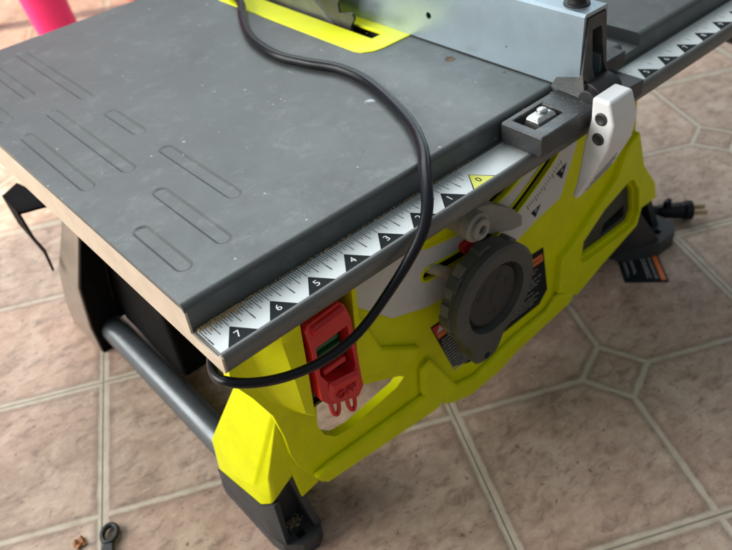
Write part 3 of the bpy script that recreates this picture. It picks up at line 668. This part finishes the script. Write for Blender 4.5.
sc1 = MB(); sc1.lathe((3.86, -.42, .98), (0, -1, 0), [(0, .05), (.02, .05), (.02, .001)], 12); sc1.build('small_screw', 'dark', fe)
# white lock lever: stations down its length (z left, z right, x left, x right, y front, y back)
hd = MB()
ST = [(1.06, 1.08, 3.22, 4.18, -1.60, -1.08), (.5, .45, 3.20, 4.26, -1.78, -1.12), (-.2, -.25, 3.20, 4.30, -1.70, -1.00), (-1.1, -1.1, 3.18, 4.20, -1.38, -.94), (-1.6, -1.6, 3.17, 3.82, -1.15, -.88), (-1.98, -2.0, 3.16, 3.34, -.97, -.80)]
hd.loft([[(xl, yf, zl), (xr, yf, zr), (xr, yb, zr), (xl, yb, zl)] for zl, zr, xl, xr, yf, yb in ST])
hdo = hd.build('lock_lever', 'white', fe, bevel=.10, seg=3, angle=24)
for (y, z) in ((-1.42, .58), (-1.40, .02)):
    s1 = MB(); s1.lathe((3.20, y, z), (-1, 0, 0), [(-.05, .17), (.02, .165), (.035, .12), (.01, .08), (.01, .001)], 24); s1.build('lever_screw', 'black', hdo)
def yfz(z):
    for (a_, b_) in zip(ST, ST[1:]):
        if b_[0] <= z <= a_[0]: t_ = (a_[0]-z)/(a_[0]-b_[0]); return a_[4]+(b_[4]-a_[4])*t_
    return -1.0
for (x0, z0, x1, z1) in ((3.34, -1.72, 3.98, -1.08), (3.34, -1.48, 3.98, -.84), (3.34, -1.24, 3.92, -.66)):
    rg = MB(); rg.tube([(x0+(x1-x0)*t_/6, yfz(z0+(z1-z0)*t_/6)-.005, z0+(z1-z0)*t_/6) for t_ in range(7)], .028, 8, smooth=0)
    rg.build('lever_rib', 'print_grey', hdo)

# ------------------------------------------------------------------ power cord over the table
pc = thing('electric_cable', 'black rubber cord snaking over the grey table and looping under the front rail', 'cord', (-1.5, 0, ZT))
r = .155
path = [(4.2, 19.5, .2), (3.0, 16.2, ZT+r), (2.18, 12.83, ZT+r+.05), (1.32, 11.3, ZT+r+.02), (.55, 9.68, ZT+r), (.25, 8.0, ZT+r), (.45, 6.8, ZT+r), (.80, 5.6, ZT+r), (.70, 4.15, ZT+r), (.0, 2.08, ZT+r), (-.75, .80, ZT+r+.02),
        (-1.45, .0, .80), (-2.02, -.62, .53), (-2.5, -.92, .20), (-3.05, -.98, -.28), (-3.71, -.95, -.82), (-4.36, -.92, -1.26), (-4.96, -.92, -1.43), (-5.66, -.92, -1.42), (-6.42, -.92, -1.21), (-7.10, -.90, -.87), (-7.56, -.72, -.64), (-7.70, -.32, -.66), (-7.45, .25, -.72), (-6.9, .75, -.80), (-5.9, 1.9, -.85), (-4.9, 4.5, -1.0), (-4.2, 7.5, -1.4)]
co = MB(); co.tube(path, lambda t: .148 if t < .42 else .148-.040*min(1, (t-.42)/.15), 18, smooth=10); co.build('cord_sheath', 'cord', pc)

# plug on the floor
pg = thing('power_plug', 'black two prong power plug lying on the tiles by the right foot', 'plug', (14.8, 1.5, -H))
b = MB(); b.tube([(9.5, 7.0, -10.3), (12.0, 4.6, -10.25), (13.4, 3.1, -10.1), (14.05, 2.45, -10.02)], .17, 14); b.build('cable_end', 'cord', pg)
d = Vector((.70, -.715, 0)); o0 = Vector((14.0, 2.5, -10.02))
b = MB(); b.lathe(tuple(o0), d, [(0, .20), (.1, .26), (.35, .26), (.38, .23), (.5, .30), (1.0, .34), (1.45, .36), (1.55, .42), (1.8, .42), (1.84, .38)], 24); b.build('plug_body', 'cord', pg, bevel=.02)
b = MB(); c0 = o0+d*.75; b.box(c0.x-.2, c0.x+.2, c0.y-.1, c0.y+.1, -9.85, -9.45); b.build('strain_tab', 'cord', pg, bevel=.04)
for s_ in (-1, 1):
    sd = Vector((.715, .70, 0))*.20*s_; a0 = o0+d*1.8+sd; a1 = a0+d*.62
    n_ = Vector((.715, .70, 0))*.03
    b = MB(); b.loft([[tuple(a+n_+Vector((0, 0, .12))), tuple(a-n_+Vector((0, 0, .12))), tuple(a-n_-Vector((0, 0, .12))), tuple(a+n_-Vector((0, 0, .12)))] for a in (a0, a1)])
    b.build('prong', 'brass', pg, bevel=.01)

# black printed card under the right foot
cd = thing('warning_card', 'black printed card with an orange stripe lying on the floor beneath the right foot', 'card', (11.2, 1.0, -H))
A, B, Cc, D = Vector((11.8, 2.75, 0)), Vector((9.94, .86, 0)), Vector((11.10, -.36, 0)), Vector((12.85, 1.5, 0))
def cp(u, v, z): p = A.lerp(B, u).lerp(D.lerp(Cc, u), v); return (p.x, p.y, z)
b = MB(); b.loft([[cp(0, 0, z), cp(1, 0, z), cp(1, 1, z), cp(0, 1, z)] for z in (-H+.004, -H+.05)]); b.build('card_sheet', 'ink', cd, bevel=.008)
b = MB(); b._mk([cp(.3, .84, -H+.053), cp(.97, .84, -H+.053), cp(.97, .96, -H+.053), cp(.3, .96, -H+.053)], [(0, 1, 2, 3)]); b.build('orange_stripe', 'orange', cd, smooth=False)
b = MB(); U = (B-A); V = (D-A)
for v_, x1 in ((.10, .85), (.14, .8), (.27, .8), (.31, .72), (.54, .9), (.58, .88), (.62, .9), (.72, .9), (.76, .88)):
    q = random.Random(int(v_*100)); x = .12
    while x < x1:
        w = q.uniform(.03, .09); b._mk([cp(x, v_, -H+.053), cp(x+w, v_, -H+.053), cp(x+w, v_+.022, -H+.053), cp(x, v_+.022, -H+.053)], [(0, 1, 2, 3)]); x += w+.018
b.build('card_print', 'print_grey', cd, smooth=False)

# ring-handled tool at the lower left
rt = thing('push_stick_handle', 'small black plastic tool with an oval ring end on the tiles at the lower left', 'tool', (-10.6, 5.2, -H))
b = MB(); n = 40; rings = []
cc = Vector((-10.44, 5.72, -10.36)); u = Vector((.55, .835, 0)); v = Vector((.835, -.55, 0))
for k in range(n):
    a = 2*math.pi*k/n; ctr = cc+u*.31*math.cos(a)+v*.23*math.sin(a); out_ = (u*math.cos(a)*.9+v*math.sin(a)).normalized()
    rings.append([tuple(ctr+out_*.085*math.cos(2*math.pi*j/10)+Vector((0, 0, 1))*.10*math.sin(2*math.pi*j/10)) for j in range(10)])
rings.append(rings[0]); b.loft(rings, cap=False); b.build('ring', 'black', rt)
b = MB(); e0 = cc-u*.36; pts = []
b.loft([[tuple(e0+v*.15+Vector((0, 0, .07))), tuple(e0-v*.15+Vector((0, 0, .07))), tuple(e0-v*.15-Vector((0, 0, .1))), tuple(e0+v*.15-Vector((0, 0, .1)))],
        [tuple(e0-u*.9+v*.30+Vector((0, 0, .07))), tuple(e0-u*.9-v*.30+Vector((0, 0, .07))), tuple(e0-u*.9-v*.30-Vector((0, 0, .1))), tuple(e0-u*.9+v*.30-Vector((0, 0, .1)))]])
b.build('shank', 'black', rt, bevel=.04)
# dry leaf scrap
b = MB(); lc = Vector((-11.28, 6.17, -H+.07))
q = random.Random(3); vs = []; nx = 5
for i in range(nx):
    for j in range(nx): vs.append((lc.x+(i/4-.5)*.34+q.uniform(-.04, .04), lc.y+(j/4-.5)*.34+q.uniform(-.04, .04), lc.z+q.uniform(-.045, .07)))
fs = [(i*nx+j, (i+1)*nx+j, (i+1)*nx+j+1, i*nx+j+1) for i in range(nx-1) for j in range(nx-1)]
b._mk(vs, fs); lf = b.build('leaf_scrap', 'chip', None, smooth=False)
m_ = lf.modifiers.new('t', 'SOLIDIFY'); m_.thickness = .0006
lf['label'] = 'tiny curled brown scrap of dry leaf on the tiles beside the ring tool'; lf['category'] = 'leaf scrap'

# magenta plastic chair behind the table
ch = thing('plastic_chair', 'bright magenta plastic chair standing behind the table saw at the top left', 'chair', (3, 55, -H))
def cleg(x, y, tx, ty, w=1.6):
    b = MB(); rings = []
    for t, s_ in ((0, .85), (1, 1.1)):
        z = -H+t*16; X, Y = x+(tx-x)*t, y+(ty-y)*t
        rings.append([(X+w*s_*math.cos(a)*1.0, Y+w*s_*math.sin(a)*.8, z) for a in [2*math.pi*k/20 for k in range(20)]])
    b.loft(rings); b.build('leg', 'magenta', ch, bevel=.1)
cleg(6.3, 46.4, 4.6, 47.6, 1.75); cleg(14.1, 49.6, 12.6, 50.0, .8); cleg(2.6, 54.4, 3.4, 53.6, 1.0); cleg(12.5, 60, 11, 59, 1.2)
b = MB(); b.box(2.5, 14.2, 46.6, 60, 5.5, 6.6); b.build('seat', 'magenta', ch, bevel=.5, seg=4)
b = MB(); b.loft([[(2.8, 59, 6.2), (13.8, 59, 6.2), (13.8, 60.4, 6.2), (2.8, 60.4, 6.2)], [(3.4, 61.5, 19), (13.2, 61.5, 19), (13.2, 62.4, 19), (3.4, 62.4, 19)]]); b.build('backrest', 'magenta', ch, bevel=.5, seg=4)

# sawdust along the ruler, and specks
sd = MB(); q = random.Random(5)
def crumb(x, y, z, r):
    sd.ball((x, y, z+r*.4), r, q.uniform(.6, 1.6), q.uniform(.6, 1.6), q.uniform(.4, .9), 0)
for i in range(620):
    if q.random() < .62: x = q.gauss(-6.9, .40)
    else: x = q.uniform(-7.5, .5)
    if x < -7.5: x = -7.48+abs(x+7.5)*.3
    y = .43-abs(q.gauss(0, .035 if x > -6.3 else .085)); crumb(x, y, .003, q.uniform(.006, .020))
for i in range(170): crumb(q.uniform(-7.4, 3.3), q.uniform(.7, 9), ZT, q.uniform(.004, .011))
for i in range(160): crumb(q.uniform(1.6, 3.6), q.choice([q.uniform(-.9, -.55), q.uniform(.15, .3), q.uniform(-.5, .1)]), .64 if q.random() < .6 else .62, q.uniform(.005, .012))
for i in range(90): crumb(q.gauss(-6.2, .14), q.gauss(1.62, .10), -9.94, q.uniform(.010, .022))
sdo = sd.build('sawdust', 'crumb', None, smooth=False); sdo['kind'] = 'stuff'

# ------------------------------------------------------------------ light
def area(name, loc, target, sx, sy, power, col):
    l = bpy.data.lights.new(name, 'AREA'); l.shape = 'RECTANGLE'; l.size = sx; l.size_y = sy; l.energy = power; l.color = col
    o = bpy.data.objects.new(name, l); C.objects.link(o); o.location = W(*loc)
    o.rotation_euler = (W(*target)-W(*loc)).to_track_quat('-Z', 'Y').to_euler(); return o
area('porch_opening_light', (-70, 48, 34), (0, 5, -4), 1.8, 1.4, 62, (1, .975, .94))
area('overhead_fill', (30, 60, 75), (3, 6, -4), 2.2, 1.6, 44, (.88, .95, 1.0))  # added cool fill from above, no fixture hangs there
sp = bpy.data.lights.new('sun_beam', 'SPOT'); sp.energy = 800; sp.spot_size = math.radians(19); sp.spot_blend = .12; sp.color = (1, .88, .70); sp.shadow_soft_size = .01
so = bpy.data.objects.new('sun_beam', sp); C.objects.link(so); so.location = W(-90, 110, 80)
so.rotation_euler = (W(-16, 53, -10.5)-W(-90, 110, 80)).to_track_quat('-Z', 'Y').to_euler()
w = bpy.data.worlds.new('World'); scn.world = w; w.use_nodes = True
nt = w.node_tree; bg = nt.nodes['Background']
tc = nt.nodes.new('ShaderNodeTexCoord'); sx = nt.nodes.new('ShaderNodeSeparateXYZ'); nt.links.new(tc.outputs['Generated'], sx.inputs[0])
rp = nt.nodes.new('ShaderNodeValToRGB'); nt.links.new(sx.outputs['Z'], rp.inputs[0])
rp.color_ramp.elements[0].color = (.20, .20, .20, 1); rp.color_ramp.elements[0].position = .0
rp.color_ramp.elements[1].color = (.50, .56, .60, 1); rp.color_ramp.elements[1].position = .5
nt.links.new(rp.outputs[0], bg.inputs[0]); bg.inputs[1].default_value = .44

# ------------------------------------------------------------------ camera
cam = bpy.data.cameras.new('camera'); co = bpy.data.objects.new('camera', cam); C.objects.link(co); scn.camera = co
r0 = Vector((.741395, -.663553, -.100150)); r1 = Vector((-.489100, -.432123, -.757661)); r2 = Vector((.459471, .610710, -.644918))
mx = Matrix((( r0.x, -r1.x, -r2.x), (r0.y, -r1.y, -r2.y), (r0.z, -r1.z, -r2.z)))
co.matrix_world = Matrix.Translation(W(-11.32625, -10.435839, 10.092446)) @ mx.to_4x4()
cam.sensor_width = 36; cam.lens = 750.314/732*36; cam.clip_start = .02; cam.clip_end = 60
cam.dof.use_dof = True; cam.dof.focus_distance = .42; cam.dof.aperture_fstop = 11
scn.view_settings.view_transform = 'Standard'; scn.view_settings.look = 'None'; scn.view_settings.exposure = .42
